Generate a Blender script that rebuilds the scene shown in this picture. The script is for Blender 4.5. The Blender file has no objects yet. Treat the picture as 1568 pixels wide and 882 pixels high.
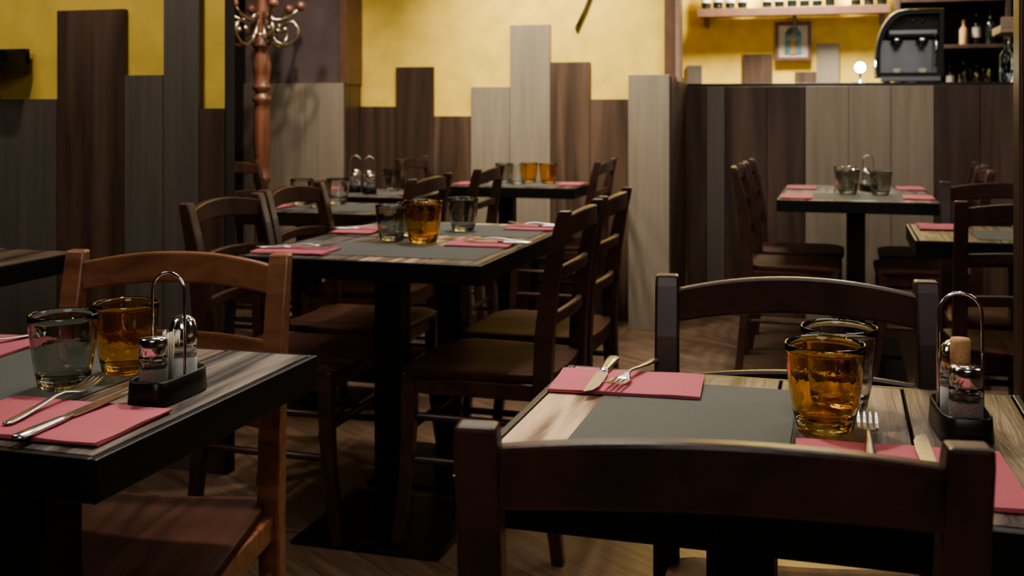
import bpy, math, random
from mathutils import Vector, Matrix
random.seed(7)
scn = bpy.context.scene
COL = scn.collection

# ------------------------------------------------------------------ materials
def new_mat(name):
    m = bpy.data.materials.new(name); m.use_nodes = True
    nt = m.node_tree
    return m, nt, nt.nodes['Principled BSDF']

def plain(name, col, rough=0.5, metal=0.0, spec=0.5, coat=0.0, bump=0.0, bscale=200, var=0.0):
    m, nt, b = new_mat(name)
    b.inputs['Base Color'].default_value = (*col, 1)
    b.inputs['Roughness'].default_value = rough
    b.inputs['Metallic'].default_value = metal
    b.inputs['Specular IOR Level'].default_value = spec
    b.inputs['Coat Weight'].default_value = coat
    if bump or var:
        tc = nt.nodes.new('ShaderNodeTexCoord')
        n = nt.nodes.new('ShaderNodeTexNoise'); n.inputs['Scale'].default_value = bscale
        n.inputs['Detail'].default_value = 5
        nt.links.new(tc.outputs['Object'], n.inputs['Vector'])
        if bump:
            bp = nt.nodes.new('ShaderNodeBump'); bp.inputs['Strength'].default_value = bump
            bp.inputs['Distance'].default_value = 0.002
            nt.links.new(n.outputs['Fac'], bp.inputs['Height'])
            nt.links.new(bp.outputs['Normal'], b.inputs['Normal'])
        if var:
            r = nt.nodes.new('ShaderNodeValToRGB')
            r.color_ramp.elements[0].position = 0.3; r.color_ramp.elements[1].position = 0.7
            r.color_ramp.elements[0].color = (*[c*(1-var) for c in col], 1)
            r.color_ramp.elements[1].color = (*[min(1, c*(1+var)) for c in col], 1)
            nt.links.new(n.outputs['Fac'], r.inputs['Fac'])
            nt.links.new(r.outputs['Color'], b.inputs['Base Color'])
    return m

def wood(name, c1, c2, stretch=(30, 30, 2), rough=0.45, bump=0.25, wave=0.5, spec=0.5, coat=0.0, rot=(0,0,0), dist=0.8, lo=.28, hi=.72):
    """grain elongated along the axis whose stretch value is small"""
    m, nt, b = new_mat(name)
    L = nt.links
    tc = nt.nodes.new('ShaderNodeTexCoord')
    mp = nt.nodes.new('ShaderNodeMapping'); mp.inputs['Scale'].default_value = stretch
    mp.inputs['Rotation'].default_value = rot
    L.new(tc.outputs['Object'], mp.inputs['Vector'])
    n1 = nt.nodes.new('ShaderNodeTexNoise'); n1.inputs['Scale'].default_value = 1.0
    n1.inputs['Detail'].default_value = 8; n1.inputs['Roughness'].default_value = 0.65
    n1.inputs['Distortion'].default_value = dist
    L.new(mp.outputs['Vector'], n1.inputs['Vector'])
    mp2 = nt.nodes.new('ShaderNodeMapping')
    mp2.inputs['Scale'].default_value = [s*0.22 for s in stretch]; mp2.inputs['Rotation'].default_value = rot
    L.new(tc.outputs['Object'], mp2.inputs['Vector'])
    n2 = nt.nodes.new('ShaderNodeTexNoise'); n2.inputs['Scale'].default_value = 1.0
    n2.inputs['Detail'].default_value = 2; n2.inputs['Distortion'].default_value = 0.4
    L.new(mp2.outputs['Vector'], n2.inputs['Vector'])
    mul = nt.nodes.new('ShaderNodeMath'); mul.operation = 'MULTIPLY'; mul.inputs[1].default_value = 11
    L.new(n2.outputs['Fac'], mul.inputs[0])
    fr = nt.nodes.new('ShaderNodeMath'); fr.operation = 'PINGPONG'; fr.inputs[1].default_value = 1.0
    L.new(mul.outputs[0], fr.inputs[0])
    mx = nt.nodes.new('ShaderNodeMix'); mx.data_type = 'FLOAT'; mx.inputs['Factor'].default_value = wave
    L.new(n1.outputs['Fac'], mx.inputs['A']); L.new(fr.outputs[0], mx.inputs['B'])
    r = nt.nodes.new('ShaderNodeValToRGB')
    r.color_ramp.elements[0].position = lo; r.color_ramp.elements[1].position = hi
    r.color_ramp.elements[0].color = (*c1, 1); r.color_ramp.elements[1].color = (*c2, 1)
    L.new(mx.outputs['Result'], r.inputs['Fac'])
    L.new(r.outputs['Color'], b.inputs['Base Color'])
    bp = nt.nodes.new('ShaderNodeBump'); bp.inputs['Strength'].default_value = bump
    bp.inputs['Distance'].default_value = 0.002
    L.new(n1.outputs['Fac'], bp.inputs['Height']); L.new(bp.outputs['Normal'], b.inputs['Normal'])
    b.inputs['Roughness'].default_value = rough
    b.inputs['Specular IOR Level'].default_value = spec
    b.inputs['Coat Weight'].default_value = coat; b.inputs['Coat Roughness'].default_value = 0.25
    return m

def glass(name, col, rough=0.02, ior=1.45):
    m, nt, b = new_mat(name)
    b.inputs['Base Color'].default_value = (*col, 1)
    b.inputs['Roughness'].default_value = rough
    b.inputs['IOR'].default_value = ior
    b.inputs['Transmission Weight'].default_value = 1.0
    tc = nt.nodes.new('ShaderNodeTexCoord'); n = nt.nodes.new('ShaderNodeTexNoise')
    n.inputs['Scale'].default_value = 60
    bp = nt.nodes.new('ShaderNodeBump'); bp.inputs['Strength'].default_value = 0.2; bp.inputs['Distance'].default_value = 0.002
    nt.links.new(tc.outputs['Object'], n.inputs['Vector']); nt.links.new(n.outputs['Fac'], bp.inputs['Height'])
    nt.links.new(bp.outputs['Normal'], b.inputs['Normal'])
    return m

M = {}
M['chair'] = wood('chair_dark_walnut', (0.034, 0.0155, 0.0105), (0.086, 0.038, 0.026), (14, 14, 14), 0.38, 0.12, 0.25, coat=0.18)
M['seat'] = wood('chair_seat_walnut', (0.046, 0.019, 0.012), (0.115, 0.048, 0.030), (30, 4, 14), 0.55, 0.12, 0.3, spec=0.15)
M['chair_lit'] = wood('chair_walnut_lit', (0.19, 0.072, 0.035), (0.38, 0.165, 0.08), (10, 60, 50), 0.36, 0.12, 0.3, coat=0.25)  # same chair wood, lighter and warmer: the light on it is in the colour
M['t1'] = wood('board_weathered_grey', (0.028, 0.021, 0.016), (0.22, 0.18, 0.145), (60, 4, 60), 0.45, 1.0, 0.35, dist=1.5, lo=.34, hi=.68)
M['t2'] = wood('board_warm_oak', (0.16, 0.085, 0.042), (0.68, 0.47, 0.29), (48, 4, 48), 0.48, 1.0, 0.4, dist=1.5, lo=.32, hi=.66)
M['t3'] = wood('board_brown', (0.032, 0.020, 0.014), (0.24, 0.17, 0.12), (64, 4.2, 64), 0.43, 1.0, 0.33, dist=1.5, lo=.34, hi=.68)
M['black'] = plain('black_powder_coat', (0.008, 0.008, 0.009), 0.38, bump=0.15, bscale=400)
M['plastic'] = plain('black_plastic', (0.01, 0.01, 0.01), 0.35)
M['chrome'] = plain('chrome', (0.80, 0.79, 0.77), 0.14, 1.0)
M['chrome_d'] = plain('brushed_dark_chrome', (0.30, 0.30, 0.30), 0.3, 1.0)
M['steel'] = plain('cutlery_steel', (0.66, 0.63, 0.60), 0.26, 1.0)
M['brass'] = plain('aged_brass', (0.46, 0.38, 0.29), 0.3, 1.0)
M['napkin'] = plain('pink_paper', (0.53, 0.14, 0.17), 0.85, bump=0.5, bscale=900, var=0.06)
M['mat'] = plain('grey_paper_mat', (0.120, 0.123, 0.106), 0.9, bump=0.4, bscale=700, var=0.06)
M['g_amber'] = glass('amber_glass', (0.98, 0.68, 0.26))
M['g_smoke'] = glass('smoke_glass', (0.63, 0.66, 0.61))
M['g_clear'] = glass('clear_glass', (0.93, 0.95, 0.93))
M['salt'] = plain('salt', (0.85, 0.84, 0.82), 0.9, bump=0.5, bscale=1500)
M['pepper'] = plain('pepper_grains', (0.26, 0.23, 0.20), 0.9, bump=0.8, bscale=900, var=0.7)
M['cork'] = plain('cork', (0.62, 0.36, 0.18), 0.8, bump=0.4, bscale=500, var=0.2)
M['p_light'] = wood('panel_greige', (0.235, 0.19, 0.14), (0.33, 0.275, 0.205), (26, 26, 1.3), 0.42, 0.1, 0.15)
M['p_grey'] = wood('panel_grey', (0.108, 0.093, 0.076), (0.16, 0.138, 0.112), (26, 26, 1.3), 0.45, 0.1, 0.15)
M['p_brown'] = wood('panel_brown', (0.062, 0.038, 0.026), (0.150, 0.094, 0.063), (20, 20, 1.4), 0.42, 0.1, 0.35)
M['p_dark'] = wood('panel_dark', (0.042, 0.026, 0.019), (0.092, 0.058, 0.042), (20, 20, 1.4), 0.42, 0.1, 0.3)
M['yellow'] = plain('yellow_plaster', (0.82, 0.58, 0.115), 0.75, bump=0.2, bscale=9, var=0.12)
M['taupe'] = plain('taupe_plaster', (0.10, 0.072, 0.066), 0.7, bump=0.15, bscale=5, var=0.25)
M['darkwall'] = plain('dark_plaster_gap_shade', (0.022, 0.015, 0.012), 0.8, bump=0.2, bscale=20)  # dark wall tone, also painted in for shade in the opening by the pillar
M['ceil'] = plain('ceiling_plaster', (0.28, 0.25, 0.21), 0.9, bump=0.2, bscale=30)
M['trimw'] = plain('trim_walnut', (0.15, 0.080, 0.050), 0.4, var=.15, bscale=20)
M['trimp'] = plain('trim_pale', (0.33, 0.22, 0.16), 0.45, var=.1, bscale=20)
M['turned'] = wood('turned_cherry', (0.14, 0.055, 0.032), (0.27, 0.115, 0.068), (30, 30, 3), 0.28, 0.05, 0.3, coat=0.5)
M['shelfw'] = wood('pale_shelf_wood', (0.34, 0.24, 0.15), (0.55, 0.42, 0.29), (3, 40, 40), 0.5, 0.1, 0.3)
M['bottle'] = plain('dark_bottle_glass', (0.012, 0.016, 0.01), 0.08, coat=0.8)
M['bottle_b'] = glass('blue_bottle_glass', (0.45, 0.65, 0.85))
M['label'] = plain('bottle_label', (0.62, 0.56, 0.45), 0.7, var=0.2, bscale=60)

def floor_mat():
    m, nt, b = new_mat('floor_boards'); L = nt.links
    tc = nt.nodes.new('ShaderNodeTexCoord')
    mp = nt.nodes.new('ShaderNodeMapping'); mp.inputs['Rotation'].default_value = (0, 0, math.radians(35))
    L.new(tc.outputs['Object'], mp.inputs['Vector'])
    br = nt.nodes.new('ShaderNodeTexBrick')
    br.inputs['Scale'].default_value = 1.0; br.inputs['Brick Width'].default_value = 1.1
    br.inputs['Row Height'].default_value = 0.13; br.inputs['Mortar Size'].default_value = 0.0012
    br.inputs['Color1'].default_value = (0.20, 0.130, 0.084, 1); br.inputs['Color2'].default_value = (0.26, 0.172, 0.114, 1)
    br.inputs['Mortar'].default_value = (0.07, 0.044, 0.028, 1)
    L.new(mp.outputs['Vector'], br.inputs['Vector'])
    mp2 = nt.nodes.new('ShaderNodeMapping'); mp2.inputs['Scale'].default_value = (3, 32, 1)
    L.new(mp.outputs['Vector'], mp2.inputs['Vector'])
    n = nt.nodes.new('ShaderNodeTexNoise'); n.inputs['Scale'].default_value = 1; n.inputs['Detail'].default_value = 7
    n.inputs['Distortion'].default_value = 0.8
    L.new(mp2.outputs['Vector'], n.inputs['Vector'])
    r = nt.nodes.new('ShaderNodeValToRGB')
    r.color_ramp.elements[0].position = 0.3; r.color_ramp.elements[0].color = (0.6, 0.57, 0.55, 1)
    r.color_ramp.elements[1].position = 0.7; r.color_ramp.elements[1].color = (1.2, 1.17, 1.15, 1)
    L.new(n.outputs['Fac'], r.inputs['Fac'])
    mx = nt.nodes.new('ShaderNodeMix'); mx.data_type = 'RGBA'; mx.blend_type = 'MULTIPLY'; mx.inputs['Factor'].default_value = 1
    L.new(br.outputs['Color'], mx.inputs['A']); L.new(r.outputs['Color'], mx.inputs['B'])
    L.new(mx.outputs['Result'], b.inputs['Base Color'])
    b.inputs['Roughness'].default_value = 0.33
    bp = nt.nodes.new('ShaderNodeBump'); bp.inputs['Strength'].default_value = 0.2; bp.inputs['Distance'].default_value = 0.002
    L.new(n.outputs['Fac'], bp.inputs['Height']); L.new(bp.outputs['Normal'], b.inputs['Normal'])
    return m
M['floor'] = floor_mat()

def emis(name, col, s):
    m, nt, b = new_mat(name)
    b.inputs['Emission Color'].default_value = (*col, 1); b.inputs['Emission Strength'].default_value = s
    return m
M['bulb'] = emis('lit_bulb', (1, 0.97, 0.9), 320)

# ------------------------------------------------------------------ mesh builder
class MB:
    def __init__(s): s.v = []; s.f = []; s.m = []; s.sm = []; s.mats = []
    def mi(s, key):
        if key not in s.mats: s.mats.append(key)
        return s.mats.index(key)
    def add(s, vs, fs, key, smooth=False):
        o = len(s.v); k = s.mi(key)
        s.v += [tuple(p) for p in vs]
        for f in fs:
            s.f.append([i+o for i in f]); s.m.append(k); s.sm.append(smooth)
    def box(s, x0, x1, y0, y1, z0, z1, key):
        vs = [(x0,y0,z0),(x1,y0,z0),(x1,y1,z0),(x0,y1,z0),(x0,y0,z1),(x1,y0,z1),(x1,y1,z1),(x0,y1,z1)]
        s.add(vs, [(0,3,2,1),(4,5,6,7),(0,1,5,4),(1,2,6,5),(2,3,7,6),(3,0,4,7)], key)
    def loft(s, secs, key, smooth=False, caps=True):
        n = len(secs[0]); vs = [p for sec in secs for p in sec]; fs = []
        for i in range(len(secs)-1):
            for j in range(n):
                a = i*n+j; b = i*n+(j+1) % n
                fs.append((a, b, b+n, a+n))
        if caps:
            fs.append(tuple(range(n-1, -1, -1))); fs.append(tuple(range((len(secs)-1)*n, len(secs)*n)))
        s.add(vs, fs, key, smooth)
    def post(s, pts, key):
        s.loft([[(x-w/2,y-d/2,z),(x+w/2,y-d/2,z),(x+w/2,y+d/2,z),(x-w/2,y+d/2,z)] for x,y,z,w,d in pts], key)
    def rail(s, pts, key):
        s.loft([[(x,y-t/2,z-h/2),(x,y-t/2,z+h/2),(x,y+t/2,z+h/2),(x,y+t/2,z-h/2)] for x,y,z,t,h in pts], key)
    def tube(s, path, r, key, n=10, closed=False):
        P = [Vector(p) for p in path]; secs = []
        prev = None
        for i, p in enumerate(P):
            if i == 0: t = P[1]-P[0]
            elif i == len(P)-1: t = P[-1]-P[-2]
            else: t = P[i+1]-P[i-1]
            t.normalize()
            if prev is None:
                up = Vector((0,0,1)) if abs(t.z) < .9 else Vector((1,0,0))
                a = t.cross(up).normalized()
            else:
                a = (prev - t*prev.dot(t)).normalized()
            prev = a; b = t.cross(a)
            rr = r[i] if isinstance(r, (list, tuple)) else r
            secs.append([p + (a*math.cos(2*math.pi*k/n)+b*math.sin(2*math.pi*k/n))*rr for k in range(n)])
        s.loft(secs, key, True)
    def lathe(s, prof, key, c=(0,0,0), n=28, lobes=0.0, nl=4, smooth=True):
        secs = []
        for r, z in prof:
            secs.append([(c[0]+r*(1+lobes*math.cos(nl*2*math.pi*k/n))*math.cos(2*math.pi*k/n),
                          c[1]+r*(1+lobes*math.cos(nl*2*math.pi*k/n))*math.sin(2*math.pi*k/n), c[2]+z) for k in range(n)])
        s.loft(secs, key, smooth)
    def sphere(s, c, r, key, n=14):
        s.lathe([(max(1e-4, r*math.sin(math.pi*i/10)), -r*math.cos(math.pi*i/10)) for i in range(11)], key, c, n)
    def mesh(s, name):
        me = bpy.data.meshes.new(name); me.from_pydata(s.v, [], s.f)
        for k in s.mats: me.materials.append(M[k])
        me.polygons.foreach_set('material_index', s.m)
        me.polygons.foreach_set('use_smooth', s.sm)
        me.update()
        import bmesh
        bm = bmesh.new(); bm.from_mesh(me); bmesh.ops.recalc_face_normals(bm, faces=bm.faces); bm.to_mesh(me); bm.free()
        return me

def put(name, me, loc=(0,0,0), rot=0, bevel=0, scale=(1,1,1), seg=2):
    if isinstance(me, MB): me = me.mesh(name)
    o = bpy.data.objects.new(name, me); COL.objects.link(o)
    o.location = loc; o.rotation_euler = (0, 0, math.radians(rot)); o.scale = scale
    if bevel:
        b = o.modifiers.new('bevel', 'BEVEL'); b.width = bevel; b.segments = seg
        b.limit_method = 'ANGLE'; b.angle_limit = math.radians(40)
    return o

# ------------------------------------------------------------------ chair
def chair_mesh(key, seatkey=None):
    b = MB()
    hx = 0.187
    for sx in (-1, 1):
        prof = [(0.0,-.222,.030,.030),(.12,-.207,.032,.034),(.28,-.190,.036,.040),(.44,-.183,.038,.046),
                (.56,-.188,.038,.046),(.68,-.201,.037,.042),(.78,-.219,.036,.036),(.852,-.236,.036,.031),(.868,-.240,.034,.028)]
        b.post([(sx*hx, y, z, w, d) for z, y, w, d in prof], key)
        prof = [(0.0,.205,.026,.028),(.10,.190,.028,.031),(.22,.176,.031,.034),(.34,.170,.033,.037),(.43,.170,.034,.038),(.447,.170,.033,.037)]
        b.post([(sx*(hx-.002), y, z, w, d) for z, y, w, d in prof], key)
        b.tube([(sx*hx, -.195, .225), (sx*hx, .178, .225)], .0095, key)
        b.tube([(sx*hx, -.186, .335), (sx*hx, .170, .335)], .0095, key)
        b.box(sx*hx-.010, sx*hx+.010, -.17, .16, .395, .437, key)
    b.tube([(-hx, .172, .30), (hx, .172, .30)], .0095, key)
    b.tube([(-hx, -.19, .28), (hx, -.19, .28)], .0095, key)
    b.box(-hx, hx, .160, .178, .395, .437, key)
    b.box(-hx, hx, -.190, -.172, .395, .437, key)
    N = 14; top = []; bot = []
    for j in range(N+1):
        t = -1+2*j/N
        for i in range(N+1):
            s = -1+2*i/N
            w = (.183+.030*(t+1)/2)*(1-.07*abs(t)**10)
            x = s*w; y = t*.197*(1-.05*abs(s)**10)+.004*(1-s*s)*t
            dip = .010*(1-s*s)*(1-max(0, t)**3)
            drop = .010*max(0, t)**6
            edge = .004*(abs(s)**12)
            top.append((x, y, .462-dip-drop-edge)); bot.append((x*.985, y*.985, .436))
    fs = []; W = N+1; T = W*W
    for j in range(N):
        for i in range(N):
            a = j*W+i
            fs.append((a, a+1, a+W+1, a+W)); fs.append((T+a, T+a+W, T+a+W+1, T+a+1))
    ring = [i for i in range(W)]+[j*W+N for j in range(1, W)]+[N*W+i for i in range(N-1, -1, -1)]+[j*W for j in range(N-1, 0, -1)]
    for k in range(len(ring)):
        a = ring[k]; c = ring[(k+1) % len(ring)]
        fs.append((a, T+a, T+c, c))
    b.add(top+bot, fs, 'seat', True)
    def bow(zc, yc, h, th, arch, bowd, harch=0):
        pts = []
        for i in range(17):
            s = -1+2*i/16
            pts.append((s*(hx-.012), yc-bowd*(1-s*s), zc+arch*(1-s*s), th, h+harch*(1-s*s)))
        b.rail(pts, key)
    bow(.823, -.229, .050, .020, .016, .028, .004)
    bow(.706, -.206, .030, .017, .010, .024)
    bow(.590, -.191, .030, .017, .008, .020)
    return b.mesh('dining_chair')

CH = chair_mesh('chair'); CHL = chair_mesh('chair_lit')
def chair(u, v, rot, sy=1.0, me=None):
    r = math.radians(rot); d = .236*sy
    return put('dining_chair', me or CH, (u - math.sin(r)*d, v + math.cos(r)*d, 0), rot, .004, (1, sy, 1))

chair(-.094, .872, 8, .87)
chair(-.066, 1.70, 187, .87)
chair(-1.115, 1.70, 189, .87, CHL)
chair(-.65, 2.83, 90); chair(-.655, 3.30, 90)
chair(-1.665, 2.77, -90); chair(-1.70, 3.25, -90)
chair(-1.46, 3.86, 90); chair(-1.44, 4.52, 92)
chair(-2.72, 4.62, -90); chair(-2.46, 3.86, -92)
chair(-1.10, 5.32, 90); chair(-2.10, 5.30, -90)
chair(-.43, 4.95, -90); chair(-.42, 5.42, -90)
chair(.57, 4.95, 90); chair(.60, 5.42, 90)
chair(.50, 3.23, 0, .87); chair(.53, 4.07, 180, .87)

# ------------------------------------------------------------------ tables
TZ = .74
def table(u0, u1, v0, v1, cu=None, cv=None, pattern='132', rot=0):
    b = MB()
    cx, cy = (u0+u1)/2, (v0+v1)/2
    w, d = (u1-u0)/2, (v1-v0)/2
    e = .010
    b.box(-w, -w+e, -d, d, TZ-.050, TZ-.001, 'black'); b.box(w-e, w, -d, d, TZ-.050, TZ-.001, 'black')
    b.box(-w+e, w-e, -d, -d+e, TZ-.050, TZ-.001, 'black'); b.box(-w+e, w-e, d-e, d, TZ-.050, TZ-.001, 'black')
    b.box(-w+e, w-e, -d+e, d-e, TZ-.046, TZ-.022, 'black')
    n = len(pattern); x = -w+e+.001; W = 2*(w-e)-.002
    wd = [1+.12*math.sin(3*i+1) for i in range(n)]; sw = sum(wd)
    for i, ch in enumerate(pattern):
        ww = W*wd[i]/sw
        b.box(x+.0018, x+ww-.0018, -d+e+.001, d-e-.001, TZ-.022, TZ-(0 if i % 2 else .0006), 't'+ch)
        x += ww
    ox = (cu-cx) if cu is not None else 0; oy = (cv-cy) if cv is not None else 0
    b.box(ox-.13, ox+.13, oy-.13, oy+.13, TZ-.056, TZ-.046, 'black')
    b.box(ox-.037, ox+.037, oy-.037, oy+.037, .008, TZ-.05, 'black')
    b.box(ox-.045, ox+.045, oy-.045, oy+.045, .010, .022, 'black')
    b.box(ox-.2, ox+.2, oy-.2, oy+.2, 0, .011, 'black')
    return put('restaurant_table', b, (cx, cy, 0), rot, .0018, seg=2)

table(-1.40, -.772, 1.023, 1.554, -1.03, 1.25, '3131')
table(-.387, .228, 1.085, 1.603, -.107, 1.285, '2133')
table(-1.49, -.83, 2.54, 3.022, -1.155, 2.77, '1323')
table(-1.49, -.83, 3.027, 3.49, -1.155, 3.25, '3123')
table(-2.15, -1.53, 3.64, 4.10, -1.96, 3.87, pattern='313')
table(-2.35, -1.72, 4.35, 4.83, pattern='131')
table(-1.85, -1.20, 5.08, 5.56, -1.60, 5.32, pattern='313')
table(-.256, .38, 4.72, 5.198, pattern='313')
table(-.256, .38, 5.203, 5.68, pattern='131')
table(.205, .85, 3.38, 3.86, .5275, 3.65, pattern='313')
table(-2.52, -1.93, 2.12, 2.50, pattern='313')
table(.38, .99, 2.30, 2.76, pattern='232')

# ------------------------------------------------------------------ tableware
def mat_paper(u0, u1, v0, v1, rot=0, z=TZ):
    b = MB(); w, d = (u1-u0)/2, (v1-v0)/2
    b.box(-w, w, -d, d, .0002, .0010, 'mat')
    put('paper_placemat', b, ((u0+u1)/2, (v0+v1)/2, z), rot)

def napkin(u, v, w, d, rot=0, z=TZ+.0013):
    b = MB(); N = 12
    for layer in range(2):
        top = []; bot = []
        ph = random.random()*6
        a = math.radians(random.uniform(-2.4, 2.4))
        for j in range(N+1):
            for i in range(N+1):
                x = (-1+2*i/N)*w/2; y = (-1+2*j/N)*d/2
                x2 = x*math.cos(a)-y*math.sin(a)+layer*.001; y2 = x*math.sin(a)+y*math.cos(a)
                h = .0006*math.sin(x*60+ph)+.0006*math.sin(y*70+ph*2)
                ed = max(abs(i/N*2-1), abs(j/N*2-1))
                h += .0012*(1-ed**8)
                z0 = layer*.0022+.0003
                top.append((x2, y2, z0+.0020+max(-.0004, h))); bot.append((x2, y2, z0+.0002))
        W = N+1; T = W*W; fs = []
        for j in range(N):
            for i in range(N):
                q = j*W+i; fs.append((q, q+1, q+W+1, q+W)); fs.append((T+q, T+q+W, T+q+W+1, T+q+1))
        ring = [i for i in range(W)]+[j*W+N for j in range(1, W)]+[N*W+i for i in range(N-1, -1, -1)]+[j*W for j in range(N-1, 0, -1)]
        for k in range(len(ring)):
            q = ring[k]; c = ring[(k+1) % len(ring)]; fs.append((q, T+q, T+c, c))
        b.add(top+bot, fs, 'napkin', False)
    put('pink_napkin', b, (u, v, z), rot)

def sec(x0, x1, y, z0, z1): return [(x0, y, z0), (x1, y, z0), (x1, y, z1), (x0, y, z1)]
def sec8(w, y, z, t):
    return [(-w/2, y, z), (-w/4, y, z-t*.35), (w/4, y, z-t*.35), (w/2, y, z), (w/2*.96, y, z+t*.5), (w/4, y, z+t), (-w/4, y, z+t), (-w/2*.96, y, z+t*.5)]
def fork_mesh():
    b = MB(); t = .0022
    hs = []
    for y, w, z in [(0,.006,.002),(.002,.011,.002),(.006,.014,.002),(.03,.0135,.003),(.07,.010,.006),(.10,.0068,.009),(.118,.0062,.009),(.127,.012,.0075),(.136,.021,.0055),(.148,.0245,.004)]:
        hs.append(sec8(w, y, z, t))
    b.loft(hs, 'steel', True)
    for k in range(4):
        x = (k-1.5)*.0067
        b.loft([sec(x-.0019, x+.0019, .147, .004, .004+t), sec(x-.0018, x+.0018, .165, .0045, .0045+t),
                sec(x-.0015, x+.0015, .182, .0075, .0075+t*.8), sec(x-.0006, x+.0006, .195, .011, .011+t*.5)], 'steel', False)
    return b.mesh('fork')
def knife_mesh():
    b = MB()
    b.loft([sec8(.010,0,.002,.003), sec8(.018,.004,.0015,.005), sec8(.018,.03,.0015,.0052), sec8(.0136,.075,.0018,.0045), sec8(.011,.096,.002,.0035)], 'steel', True)
    b.loft([sec(-.006,.006,.095,.002,.0045), sec(-.0085,.0078,.103,.0025,.004), sec(-.0095,.0078,.14,.0025,.0038), sec(-.0085,.0078,.175,.0025,.0037),
            sec(-.004,.0074,.195,.0025,.0035), sec(.004,.007,.204,.0026,.0033)], 'steel', False)
    return b.mesh('table_knife')
FK, KN = fork_mesh(), knife_mesh()
def fork(u, v, rot, z=TZ+.0068): put('dinner_fork', FK, (u, v, z), rot)
def knife(u, v, rot, z=TZ+.0078): put('table_knife', KN, (u, v, z), rot)

def tumbler_mesh(key, h=.099, rt=.0455, rb=.033):
    b = MB()
    prof = [(.001, 0), (rb*.80, 0), (rb*.95, .0015), (rb, .006)]
    for i in range(1, 11):
        t = i/10; prof.append((rb+(rt-rb)*(t**.85)+.0012*math.sin(math.pi*t), .006+(h-.006)*t))
    prof.append((rt-.0012, h+.0012)); prof.append((rt-.0024, h))
    for i in range(9, -1, -1):
        t = i/10; zz = .016+(h-.016)*t
        tt = (zz-.006)/(h-.006)
        prof.append((rb+(rt-rb)*(tt**.85)+.0012*math.sin(math.pi*tt)-.0028, zz))
    prof.append((rb*.72, .0125)); prof.append((.001, .0115))
    b.lathe(prof, key, n=40, lobes=.015, nl=4)
    return b.mesh('tumbler')
TA, TS, TCl = tumbler_mesh('g_amber'), tumbler_mesh('g_smoke'), tumbler_mesh('g_clear')
def tumbler(me, u, v, z=TZ+.0014, s=1.0, rot=20): put('glass_tumbler', me, (u, v, z), rot, scale=(s, s, s))

def cruet_mesh():
    b = MB()
    def ring(w, d, z, n=40):
        out = []
        for k in range(n):
            a = 2*math.pi*k/n; c, s_ = math.cos(a), math.sin(a)
            out.append((w*math.copysign(abs(c)**.45, c), d*math.copysign(abs(s_)**.45, s_), z))
        return out
    b.loft([ring(.029,.058,0), ring(.0305,.060,.003), ring(.0285,.058,.030), ring(.027,.0565,.032), ring(.0255,.055,.030), ring(.025,.0545,.010)], 'plastic', True)
    pts = [(-.0245, 0, .008), (-.0245, 0, .05), (-.0245, 0, .10), (-.024, 0, .138)]
    for i in range(1, 12):
        a = math.pi-math.pi*i/12; pts.append((.024*math.cos(a), 0, .138+.025*math.sin(a)))
    pts += [(.024, 0, .138), (.0245, 0, .10), (.0245, 0, .05), (.0245, 0, .008)]
    b.tube(pts, .0021, 'chrome', 10)
    for y, fill, dome in ((-.034, 'pepper', False), (.034, 'salt', True)):
        b.lathe([(.001,.011),(.0172,.011),(.0182,.014),(.0182,.046),(.0172,.049),(.001,.0495)], fill, (0, y, 0), 24, .03, 4)
        b.lathe([(.0182,.0465),(.0184,.060),(.0165,.064),(.0155,.064),(.0170,.058),(.0170,.0500)], 'g_clear', (0, y, 0), 24, .03, 4)
        if dome:
            b.lathe([(.0165,.062),(.0180,.063),(.0186,.072),(.0182,.084),(.0155,.094),(.009,.100),(.001,.102)], 'chrome', (0, y, 0), 24)
        else:
            b.lathe([(.0165,.062),(.0180,.063),(.0180,.082),(.0165,.085),(.001,.086)], 'chrome', (0, y, 0), 24)
    for k in range(16):
        a = k*2.4; r = .0085*math.sqrt((k+.5)/16)
        b.tube([(r*math.cos(a)*.6, r*math.sin(a)*.6, .010), (r*math.cos(a)*1.15, r*math.sin(a)*1.15, .083+.004*math.sin(k*3))], .0012, 'label', 5)
    return b
CRm = cruet_mesh().mesh('cruet_set')
cb = cruet_mesh(); cb.lathe([(.001,.068),(.0108,.070),(.0118,.106),(.0105,.110),(.001,.111)], 'cork', (0,0,0), 18)
CRc = cb.mesh('cruet_set')
def cruet(u, v, rot=0, me=None, z=TZ+.0003): put('cruet_set', me or CRm, (u, v, z), rot)

# right near table
mat_paper(-.300, -.055, 1.115, 1.535)
napkin(-.280, 1.503, .200, .125, 6)
knife(-.322, 1.618, 182); fork(-.262, 1.628, 171)
tumbler(TA, -.018, 1.362, TZ+.0005, 1.02); tumbler(TCl, -.002, 1.462, TZ+.0005, 1.04)
napkin(.062, 1.215, .215, .180, 3, TZ+.0005)
fork(.030, 1.195, 0, TZ+.0058); knife(.092, 1.135, 2, TZ+.0068)
cruet(.134, 1.395, 5, CRc)
# left near table
mat_paper(-1.235, -.955, 1.06, 1.50)
napkin(-.915, 1.128, .235, .150, 2)
fork(-.940, 1.080, 6); knife(-.885, 1.032, 1)
tumbler(TA, -.985, 1.372, TZ+.0013, 1.0, 35); tumbler(TS, -1.012, 1.272, TZ+.0013, 1.0)
cruet(-.848, 1.272, 0)
napkin(-1.30, 1.445, .15, .15, 3); fork(-1.265, 1.53, 172)
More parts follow.
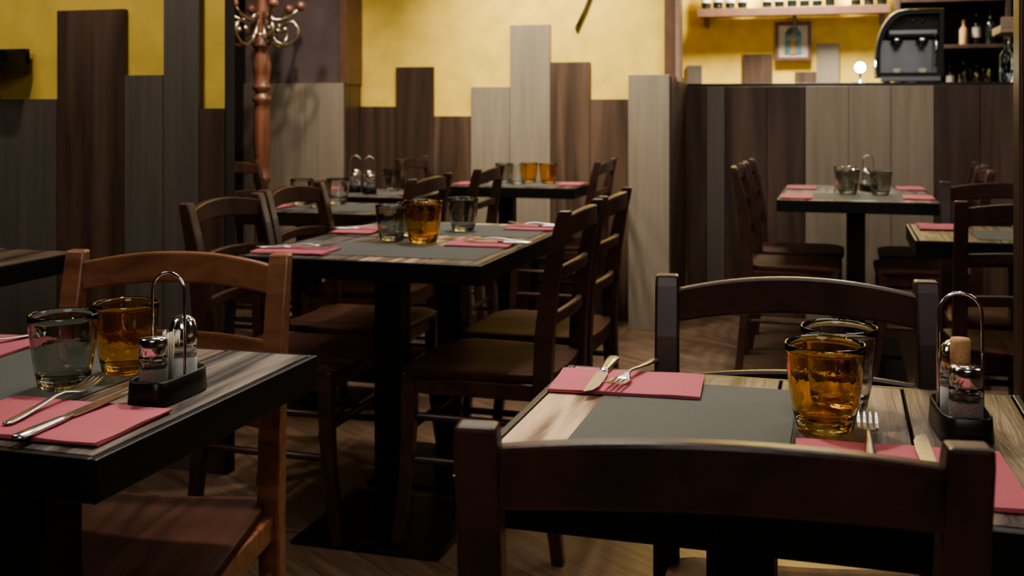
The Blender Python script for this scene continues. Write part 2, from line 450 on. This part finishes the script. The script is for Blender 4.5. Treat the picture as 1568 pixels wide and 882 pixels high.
# middle tables
mat_paper(-1.46, -.87, 2.62, 2.88, 0); mat_paper(-1.46, -.87, 3.12, 3.42, 0)
napkin(-1.38, 2.65, .13, .20, 92); napkin(-.955, 2.925, .18, .13, 4)
napkin(-1.42, 3.14, .13, .16, 3); napkin(-.93, 3.36, .15, .14, 2)
for u, v, r in ((-1.40,2.65,-80),(-.90,2.93,85),(-1.42,3.14,-88),(-.90,3.37,92)):
    s = 1 if r < 0 else -1
    knife(u-.09*s, v-.015, r)
    fork(u-.08*s, v+.025, r)
tumbler(TS, -1.235, 2.955, TZ+.0005, 1.02); tumbler(TA, -1.127, 2.925, TZ+.0013, 1.18); tumbler(TS, -1.115, 3.235, TZ+.0013, 1.02)
tumbler(TS, -1.215, 3.07, TZ+.0005)
# rear tables
mat_paper(-2.0, -1.65, 3.72, 4.0); napkin(-2.08, 3.80, .12, .17); napkin(-1.62, 3.95, .13, .16)
tumbler(TCl, -2.02, 3.93); tumbler(TS, -1.90, 3.84, s=1.0); tumbler(TCl, -1.90, 4.0)
mat_paper(-2.22, -1.85, 4.45, 4.75); napkin(-2.28, 4.72, .10, .17); napkin(-1.79, 4.55, .10, .17)
cruet(-2.10, 4.60, 20, z=TZ+.0012); cruet(-2.0, 4.53, 30, z=TZ+.0012); tumbler(TS, -1.96, 4.70)
mat_paper(-1.72, -1.35, 5.15, 5.5); napkin(-1.77, 5.25, .13, .17); napkin(-1.28, 5.35, .12, .17)
tumbler(TS, -1.62, 5.33); tumbler(TA, -1.51, 5.40); tumbler(TA, -1.40, 5.36); tumbler(TCl, -1.53, 5.26)
mat_paper(-.12, .25, 4.78, 5.12); napkin(-.18, 4.86, .13, .2, 0); napkin(.31, 4.95, .12, .2, 0)
napkin(-.18, 5.42, .13, .2, 0); napkin(.31, 5.5, .12, .2, 0)
tumbler(TS, .03, 5.06, s=1.1); tumbler(TS, .165, 5.06, s=1.05); tumbler(TCl, .02, 5.29, s=1.1); cruet(.12, 5.33, 15)
mat_paper(.38, .75, 3.45, 3.70); napkin(.30, 3.75, .13, .17); napkin(.62, 3.78, .2, .1)
napkin(.47, 2.66, .15, .12)

# ------------------------------------------------------------------ room shell
def boxobj(name, x0, x1, y0, y1, z0, z1, key, bevel=0):
    b = MB(); b.box(x0, x1, y0, y1, z0, z1, key); return put(name, b, bevel=bevel)
CZ = 2.85
boxobj('floor', -4.2, 3.6, -2.6, 8.3, -.1, 0, 'floor')
boxobj('ceiling', -4.2, 3.6, -2.6, 8.3, CZ, CZ+.1, 'ceil')
boxobj('wall_left', -4.2, -4.1, -2.6, 8.2, 0, CZ, 'darkwall')
boxobj('wall_right', 3.5, 3.6, -2.6, 8.2, 0, CZ, 'p_brown')
boxobj('wall_rear', -4.1, 3.5, -2.6, -2.5, 0, CZ, 'taupe')
boxobj('wall_back', -2.70, -.84, 5.77, 5.90, 0, CZ, 'yellow')
boxobj('gap_shade_wall', -4.1, -2.70, 5.77, 5.90, 0, CZ, 'darkwall')  # coloured dark so the opening left of the pillar reads as shade
boxobj('wall_bar', -4.1, 3.5, 7.92, 8.05, 0, CZ, 'yellow')
boxobj('wall_partition', -4.1, -1.802, 3.022, 3.045, 0, CZ, 'yellow')
boxobj('reflection_band_back', -2.59, -.88, 5.70, 5.77, 2.0, CZ, 'p_dark', .003)  # unseen dark band, added to keep yellow wall out of reflections
boxobj('reflection_band_partition', -4.1, -1.80, 2.95, 3.022, 2.0, CZ, 'p_dark', .003)  # same unseen band on the partition, added to darken reflections

def panels(name, lst, v, th=.022):
    b = MB()
    for u0, u1, zt, k in lst:
        b.box(u0+.001, u1-.001, v, v+th, .0, zt, k)
    return put(name, b, bevel=.0012, seg=1)
panels('wood_paneling', [(-2.598,-2.378,1.127,'p_dark'),(-2.378,-2.154,1.346,'p_dark'),(-2.154,-1.937,1.074,'p_brown'),
    (-1.937,-1.715,1.233,'p_light'),(-1.715,-1.489,1.566,'p_light'),(-1.489,-1.272,1.363,'p_brown'),(-1.272,-1.032,1.165,'p_brown')], 5.745)
panels('wood_paneling', [(-4.08,-3.85,1.3,'p_grey'),(-3.85,-3.6,1.1,'p_brown'),(-3.6,-3.35,1.4,'p_light'),(-3.35,-3.1,1.2,'p_brown'),(-3.1,-2.88,1.42,'p_grey'),(-2.88,-2.645,1.16,'p_dark'),(-2.645,-2.411,1.148,'p_grey'),
    (-2.411,-2.160,1.431,'p_brown'),(-2.160,-2.018,1.222,'p_grey'),(-2.018,-1.891,1.75,'p_grey'),(-1.891,-1.802,1.118,'p_brown')], 2.998)
boxobj('gap_shade_strip', -1.801, -1.795, 2.997, 3.045, 0, CZ, 'darkwall')  # dark strip standing in for the shaded gap past the partition

b = MB()
b.box(-3.22, -2.61, 5.575, 5.765, 1.245, CZ, 'taupe')
b.box(-3.22, -2.61, 5.575, 5.765, 0, 1.245, 'p_dark')
for u0, u1, k in ((-3.22,-3.07,'p_grey'),(-3.07,-2.84,'p_light'),(-2.84,-2.605,'p_light')):
    b.box(u0+.001, u1-.001, 5.553, 5.575, 0, 1.255, k)
b.box(-2.61, -2.598, 5.56, 5.765, 0, 1.25, 'p_brown')
b.box(-2.632, -2.598, 5.560, 5.60, 1.255, CZ, 'trimw')
b.box(-2.598, -2.590, 5.56, 5.765, 1.25, CZ, 'trimw')
put('wall_pillar', b, bevel=.002)
b = MB()
b.box(-1.03, -.823, 5.565, 5.90, 0, 1.28, 'p_dark'); b.box(-.823, -.81, 5.565, 6.09, 0, 1.28, 'p_dark')
b.box(-1.03, -.823, 5.545, 5.565, 0, 1.287, 'p_light')
put('wall_column', b, bevel=.002)
b = MB()
b.box(-.875, -.815, 5.72, 5.80, 1.28, CZ, 'trimw'); b.box(-.815, -.79, 5.70, 5.80, 1.25, CZ, 'trimp')
put('trim_2', b, bevel=.003)
b = MB()
b.box(.284, .37, 1.99, 2.075, 0, CZ, 'p_dark'); b.box(.278, .376, 1.984, 2.081, 0, .10, 'p_dark')
b.box(.281, .288, 1.987, 1.994, .10, CZ, 'trimw')
put('timber_post', b, bevel=.002)

b = MB()
b.box(-.81, 3.0, 6.11, 6.65, 0, 1.215, 'p_dark')
for u0, u1, k in ((-.81,-.70,'p_dark'),(-.70,-.602,'p_grey'),(-.602,-.38,'p_dark'),(-.38,-.18,'p_dark'),(-.18,.04,'p_light'),(.04,.25,'p_light'),(.25,.459,'p_light'),(.459,.68,'p_dark'),(.68,.9,'p_brown'),(.9,1.2,'p_grey'),(1.2,1.6,'p_brown'),(1.6,2.2,'p_light'),(2.2,3.0,'p_brown')):
    b.box(u0+.001, u1-.001, 6.085, 6.11, 0, 1.235, k)
b.box(-.81, 3.0, 6.11, 6.70, 1.215, 1.252, 'black')
put('bar_counter', b, bevel=.002)

panels('wood_paneling', [(-1.05,-.94,1.42,'p_grey'),(-.94,-.66,1.20,'p_light'),(-.659,-.454,1.493,'p_brown'),(-.454,-.305,1.2,'p_grey'),(-.305,-.162,1.368,'p_brown'),(-.162,-.01,1.56,'p_light'),(-.01,.25,1.25,'p_brown')], 7.895)

b = MB()
b.box(-.425, -.205, 7.885, 7.915, 1.455, 1.70, 'label')
for r in ((-.435,-.412,1.445,1.71),(-.218,-.195,1.445,1.71),(-.412,-.218,1.445,1.468),(-.412,-.218,1.687,1.71)):
    b.box(r[0], r[1], 7.870, 7.915, r[2], r[3], 'trimw')
M['pic'] = plain('picture_blue', (0.14, 0.27, 0.34), 0.6, var=.5, bscale=30)
M['pic2'] = plain('picture_ochre', (0.6, 0.35, 0.1), 0.6, var=.4, bscale=40)
b.box(-.37, -.26, 7.880, 7.886, 1.49, 1.62, 'pic')
b.lathe([(.001,0),(.055,0),(.055,.004),(.001,.004)], 'pic', (0,0,0), 24)
n = 24*4
for i in range(len(b.v)-n, len(b.v)):
    x, y, z = b.v[i]; b.v[i] = (-.315+x, 7.885-z, 1.62+y)
b.box(-.33, -.30, 7.876, 7.881, 1.49, 1.60, 'pic2')
b.sphere((-.315, 7.879, 1.617), .017, 'pic2', 12)
put('framed_picture', b)

def bottle_into(b, x, y, z, h=.30, r=.037, key='bottle', lab=True):
    b.lathe([(.001,0),(r*.9,0),(r,.006),(r,h*.58),(r*.85,h*.66),(r*.4,h*.74),(r*.36,h*.95),(r*.42,h*.96),(r*.42,h),(.001,h)], key, (x, y, z), 14)
    if lab: b.lathe([(r*1.02,h*.2),(r*1.03,h*.21),(r*1.03,h*.48),(r*1.02,h*.49)], 'label', (x, y, z), 14)
b = MB()
b.box(-.95, .31, 7.70, 7.895, 1.752, 1.785, 'trimw'); b.box(-.95, .31, 7.695, 7.70, 1.745, 1.80, 'trimw')
for x in (-.9, -.3, .26): b.box(x-.012, x+.012, 7.75, 7.895, 1.68, 1.752, 'trimw')
put('wall_shelf', b, bevel=.002)
b = MB()
for i in range(15):
    x = -.90+i*.083
    if i in (4, 11): continue
    bottle_into(b, x, 7.79, 1.787, .30+.02*math.sin(i*2), .033, 'bottle')
put('wine_bottles', b)

b = MB()
b.box(.34, 2.4, 7.87, 7.915, .0, 2.3, 'darkwall')
for x in (.34, 1.0, 1.68, 2.38): b.box(x, x+.03, 7.60, 7.87, 0, 2.3, 'p_dark')
for z in (.9, 1.22, 1.50, 1.80, 2.1): b.box(.37, 2.38, 7.60, 7.87, z, z+.025, 'p_dark')
put('bar_cabinet', b, bevel=.002)
b = MB()
for z in (1.246, 1.526, 1.826):
    for i in range(24):
        x = .44+i*.08
        if abs(x-1.015) < .05 or abs(x-1.695) < .05 or x > 2.33: continue
        if random.random() < .8:
            bottle_into(b, x, 7.72+random.uniform(-.03, .03), z, random.uniform(.15, .235), random.uniform(.025, .034), random.choice(['bottle','bottle','bottle','cork']), random.random() < .5)
put('liquor_bottles', b)

# espresso machine: black body with swept-back curved cheek, open work area, chrome fittings
b = MB()
def prof_xz(inset=0, top=1.64):
    pts = [(.18+inset, 1.285+inset)]
    for i in range(10):
        a = math.pi/2*i/9
        pts.append((.18+inset+.15*(1-math.cos(a)), 1.40+(top-1.40-inset)*math.sin(a)))
    pts += [(.52-inset, top-inset), (.52-inset, 1.285+inset)]
    return pts
P0 = prof_xz(); P1 = prof_xz(.022)
b.loft([[(x, y, z) for x, z in P0] for y in (6.42, 6.60)], 'plastic')
n = len(P0)
vs = [(x, 6.24, z) for x, z in P0]+[(x, 6.24, z) for x, z in P1]+[(x, 6.43, z) for x, z in P0]+[(x, 6.43, z) for x, z in P1]
fs = []
for k in range(n):
    j = (k+1) % n
    fs += [(k, j, n+j, n+k), (k, 2*n+k, 2*n+j, j), (n+k, n+j, 3*n+j, 3*n+k), (2*n+k, 3*n+k, 3*n+j, 2*n+j)]
b.add(vs, fs, 'plastic')
b.tube([(x, 6.237, z) for x, z in P0[:12]], .0045, 'chrome', 8)
b.box(.205, .50, 6.415, 6.4195, 1.30, 1.49, 'chrome_d')
b.box(.205, .50, 6.20, 6.42, 1.262, 1.285, 'chrome_d')
b.box(.24, .50, 6.30, 6.42, 1.50, 1.61, 'black'); b.box(.25, .49, 6.292, 6.30, 1.515, 1.535, 'chrome_d')
for x in (.29, .42):
    b.lathe([(.001,-.035),(.028,-.035),(.030,0),(.001,0)], 'chrome', (x, 6.32, 1.50), 18)
    b.tube([(x, 6.32, 1.468), (x, 6.22, 1.455)], [.008, .012], 'plastic')
    b.tube([(x-.01, 6.32, 1.468), (x-.012, 6.32, 1.44)], .004, 'chrome'); b.tube([(x+.01, 6.32, 1.468), (x+.012, 6.32, 1.44)], .004, 'chrome')
    b.lathe([(.001,0),(.018,0),(.026,.045),(.024,.045),(.017,.003),(.001,.003)], 'label', (x, 6.31, 1.2855), 16)
b.tube([(.48, 6.30, 1.52), (.485, 6.26, 1.47), (.48, 6.26, 1.34)], .006, 'chrome')
for k in range(4):
    b.tube([(.27+.05*k, 6.297, 1.585), (.27+.05*k, 6.285, 1.585)], .010, 'chrome_d', 12)
for x in (.24, .49):
    for y in (6.27, 6.57): b.lathe([(.001,0),(.014,0),(.012,.034),(.001,.034)], 'plastic', (x, y, 1.252), 10)
put('espresso_machine', b)

b = MB()
b.lathe([(.001,0),(.035,0),(.035,.006),(.006,.010),(.006,.045),(.012,.050),(.012,.062),(.001,.062)], 'chrome', (.10, 6.28, 1.252), 20)
b.sphere((.10, 6.28, 1.338), .026, 'bulb', 16)
put('bar_lamp', b)

b = MB()
b.box(.785, 1.7, 6.15, 6.50, 1.505, 1.545, 'shelfw'); b.box(.785, 1.7, 6.15, 6.50, 1.80, 1.83, 'shelfw')
for x in (1.02, 1.66):
    b.box(x, x+.03, 6.42, 6.50, 1.252, 1.80, 'shelfw')
b.box(.785, 1.7, 6.15, 6.165, 1.545, 1.585, 'shelfw')
put('bar_shelf', b, bevel=.002)
b = MB()
bottle_into(b, .83, 6.30, 1.2525, .235, .035, 'bottle_b', False); bottle_into(b, .93, 6.33, 1.2525, .24, .035, 'bottle_b', False)
put('water_bottles', b)
b = MB()
for i, x in enumerate((.62, .68, .74)):
    b.lathe([(.001,0),(.02,0),(.026,.07),(.024,.07),(.018,.004),(.001,.004)], 'g_clear', (x, 6.25+.02*i, 1.2525), 16)
put('bar_glasses', b)

b = MB()
b.tube([(-1.345, 5.755, 1.545), (-1.30, 5.752, 1.64), (-1.235, 5.752, 1.80), (-1.19, 5.752, 1.90)], [.011, .009, .008, .008], 'p_dark')
b.sphere((-1.345, 5.755, 1.545), .0125, 'p_dark')
b.tube([(-1.235, 5.77, 1.80), (-1.235, 5.74, 1.80)], .006, 'brass')
put('walking_stick', b)

b = MB()
b.box(-3.0, -2.515, 2.86, 3.0, 1.235, 1.262, 'black'); b.box(-3.0, -2.515, 2.98, 3.0, 1.262, 1.31, 'black')
b.box(-2.53, -2.515, 2.90, 3.0, 1.262, 1.30, 'black')
put('wall_ledge', b, bevel=.002)

# ------------------------------------------------------------------ coat rack
b = MB()
prof = [(.001,.08),(.045,.08),(.05,.10),(.042,.14),(.030,.17),(.042,.20),(.046,.24),(.040,.50),(.034,.72),(.046,.74),(.046,.76),(.034,.78),
        (.040,.82),(.047,.95),(.043,1.10),(.036,1.14),(.050,1.155),(.050,1.175),(.034,1.19),(.034,1.205),(.050,1.22),(.050,1.235),(.036,1.25),
        (.046,1.30),(.050,1.34),(.040,1.39),(.030,1.42),(.044,1.435),(.044,1.45),(.028,1.47),(.026,1.56),(.034,1.60),(.034,1.64),(.024,1.68),(.030,1.74),(.022,1.80),(.001,1.83)]
b.lathe(prof, 'turned', n=28)
for k in range(4):
    a = math.pi/2*k+.5; c, s_ = math.cos(a), math.sin(a)
    b.tube([(c*.02, s_*.02, .20), (c*.10, s_*.10, .19), (c*.20, s_*.20, .10), (c*.27, s_*.27, .03), (c*.30, s_*.30, .018)], [.02, .022, .02, .018, .018], 'turned')
for k in range(6):
    a = math.pi/3*k+.27; c, s_ = math.cos(a), math.sin(a)
    p = [(.025, 1.58), (.045, 1.51), (.075, 1.465), (.115, 1.445), (.155, 1.455), (.185, 1.49), (.190, 1.535), (.165, 1.57), (.13, 1.565), (.118, 1.535)]
    b.tube([(c*r, s_*r, z) for r, z in p], .009, 'brass', 8); b.sphere((c*.12, s_*.12, 1.528), .018, 'brass', 12)
    p = [(.025, 1.62), (.06, 1.58), (.11, 1.58), (.16, 1.605), (.195, 1.64)]
    b.tube([(c*r, s_*r, z) for r, z in p], .009, 'brass', 8); b.sphere((c*.205, s_*.205, 1.652), .026, 'turned', 12)
b.tube([(.09*math.cos(i*math.pi/12), .09*math.sin(i*math.pi/12), 1.50) for i in range(25)], .005, 'brass', 6)
put('coat_rack', b, (-2.905, 5.20, 0))

# ------------------------------------------------------------------ lights
def spot(name, loc, tgt, e, ang, col=(1, .86, .68), blend=.6, rad=.06):
    l = bpy.data.lights.new(name, 'SPOT'); l.energy = e; l.spot_size = math.radians(ang); l.spot_blend = blend
    l.color = col; l.shadow_soft_size = rad
    o = bpy.data.objects.new(name, l); COL.objects.link(o); o.location = loc
    o.rotation_euler = (Vector(tgt)-Vector(loc)).to_track_quat('-Z', 'Y').to_euler()
def area(name, loc, tgt, e, size, col=(1, .9, .78)):
    l = bpy.data.lights.new(name, 'AREA'); l.energy = e; l.size = size; l.color = col; l.shape = 'DISK'
    o = bpy.data.objects.new(name, l); COL.objects.link(o); o.location = loc
    o.rotation_euler = (Vector(tgt)-Vector(loc)).to_track_quat('-Z', 'Y').to_euler()
spot('downlight_1', (-.75, 2.15, 2.7), (-.32, 1.38, .74), 115, 46, (1, .88, .72), .9)
spot('downlight_2', (-1.2, 2.1, 2.7), (-.90, 1.50, .74), 70, 56, (1, .92, .84), .9)
spot('downlight_3', (-1.1, 3.6, 2.7), (-1.15, 3.05, .74), 68, 60, (1, .9, .8), .9)
spot('downlight_4', (-2.1, 4.4, 2.7), (-2.3, 4.8, .74), 85, 90, (1, .9, .78), .9)
spot('downlight_5', (.1, 4.7, 2.7), (.1, 5.3, .74), 68, 90, (1, .9, .78), .9)
spot('downlight_6', (.35, 1.9, 2.7), (.12, 1.33, .74), 14, 60, (1, .93, .85), .9)
spot('wall_washer_1', (-1.5, 4.6, 2.7), (-1.5, 5.75, 1.4), 225, 64, (1, .93, .76), 1.0)
spot('wall_washer_2', (-2.2, 1.9, 2.7), (-2.3, 3.0, 1.2), 42, 90, (1, .9, .78), .9)
spot('wall_washer_3', (-1.0, 4.3, 2.6), (-.92, 5.55, .8), 20, 45, (1, .9, .8), .9)
spot('coat_rack_fill', (-2.6, 4.3, 2.7), (-2.95, 5.4, 1.3), 75, 50, (1, .9, .8), .9)  # extra spot added to brighten the coat rack
area('bar_wash', (-.25, 7.2, 2.6), (-.25, 7.9, 1.6), 120, .5, (1, .95, .8))
area('room_fill', (.3, -1.2, 2.5), (-.5, 2.5, .5), 22, 1.6, (1, .96, .92))
area('room_fill_2', (1.8, 2.6, 2.6), (-.6, 3.2, .3), 14, 1.2, (1, .93, .85))
area('room_fill_3', (-2.6, 1.0, 2.6), (-.8, 2.8, .3), 12, 1.0, (1, .93, .85))
area('sheen_fill', (-1.4, 4.3, 2.83), (-1.4, 4.3, 0), 24, 1.5, (1, .95, .9))  # added soft source for broad sheen on tabletops and cutlery
area('sheen_fill_2', (.2, 3.9, 2.83), (.2, 3.9, 0), 18, 1.0, (1, .95, .9))  # second added sheen source, further right
w = bpy.data.worlds.new('world'); scn.world = w; w.use_nodes = True
w.node_tree.nodes['Background'].inputs[0].default_value = (.9, .85, .8, 1)
w.node_tree.nodes['Background'].inputs[1].default_value = .05

# ------------------------------------------------------------------ camera
cam = bpy.data.cameras.new('camera'); co = bpy.data.objects.new('camera', cam); COL.objects.link(co)
co.location = (0, 0, 1.12); co.rotation_euler = (math.radians(90), 0, math.radians(16.5))
cam.sensor_width = 36; cam.lens = 39.03; cam.shift_y = -.176; cam.clip_start = .02
cam.dof.use_dof = True; cam.dof.focus_distance = 1.5; cam.dof.aperture_fstop = 8
scn.camera = co
scn.view_settings.view_transform = 'AgX'
scn.view_settings.look = 'AgX - Medium High Contrast'
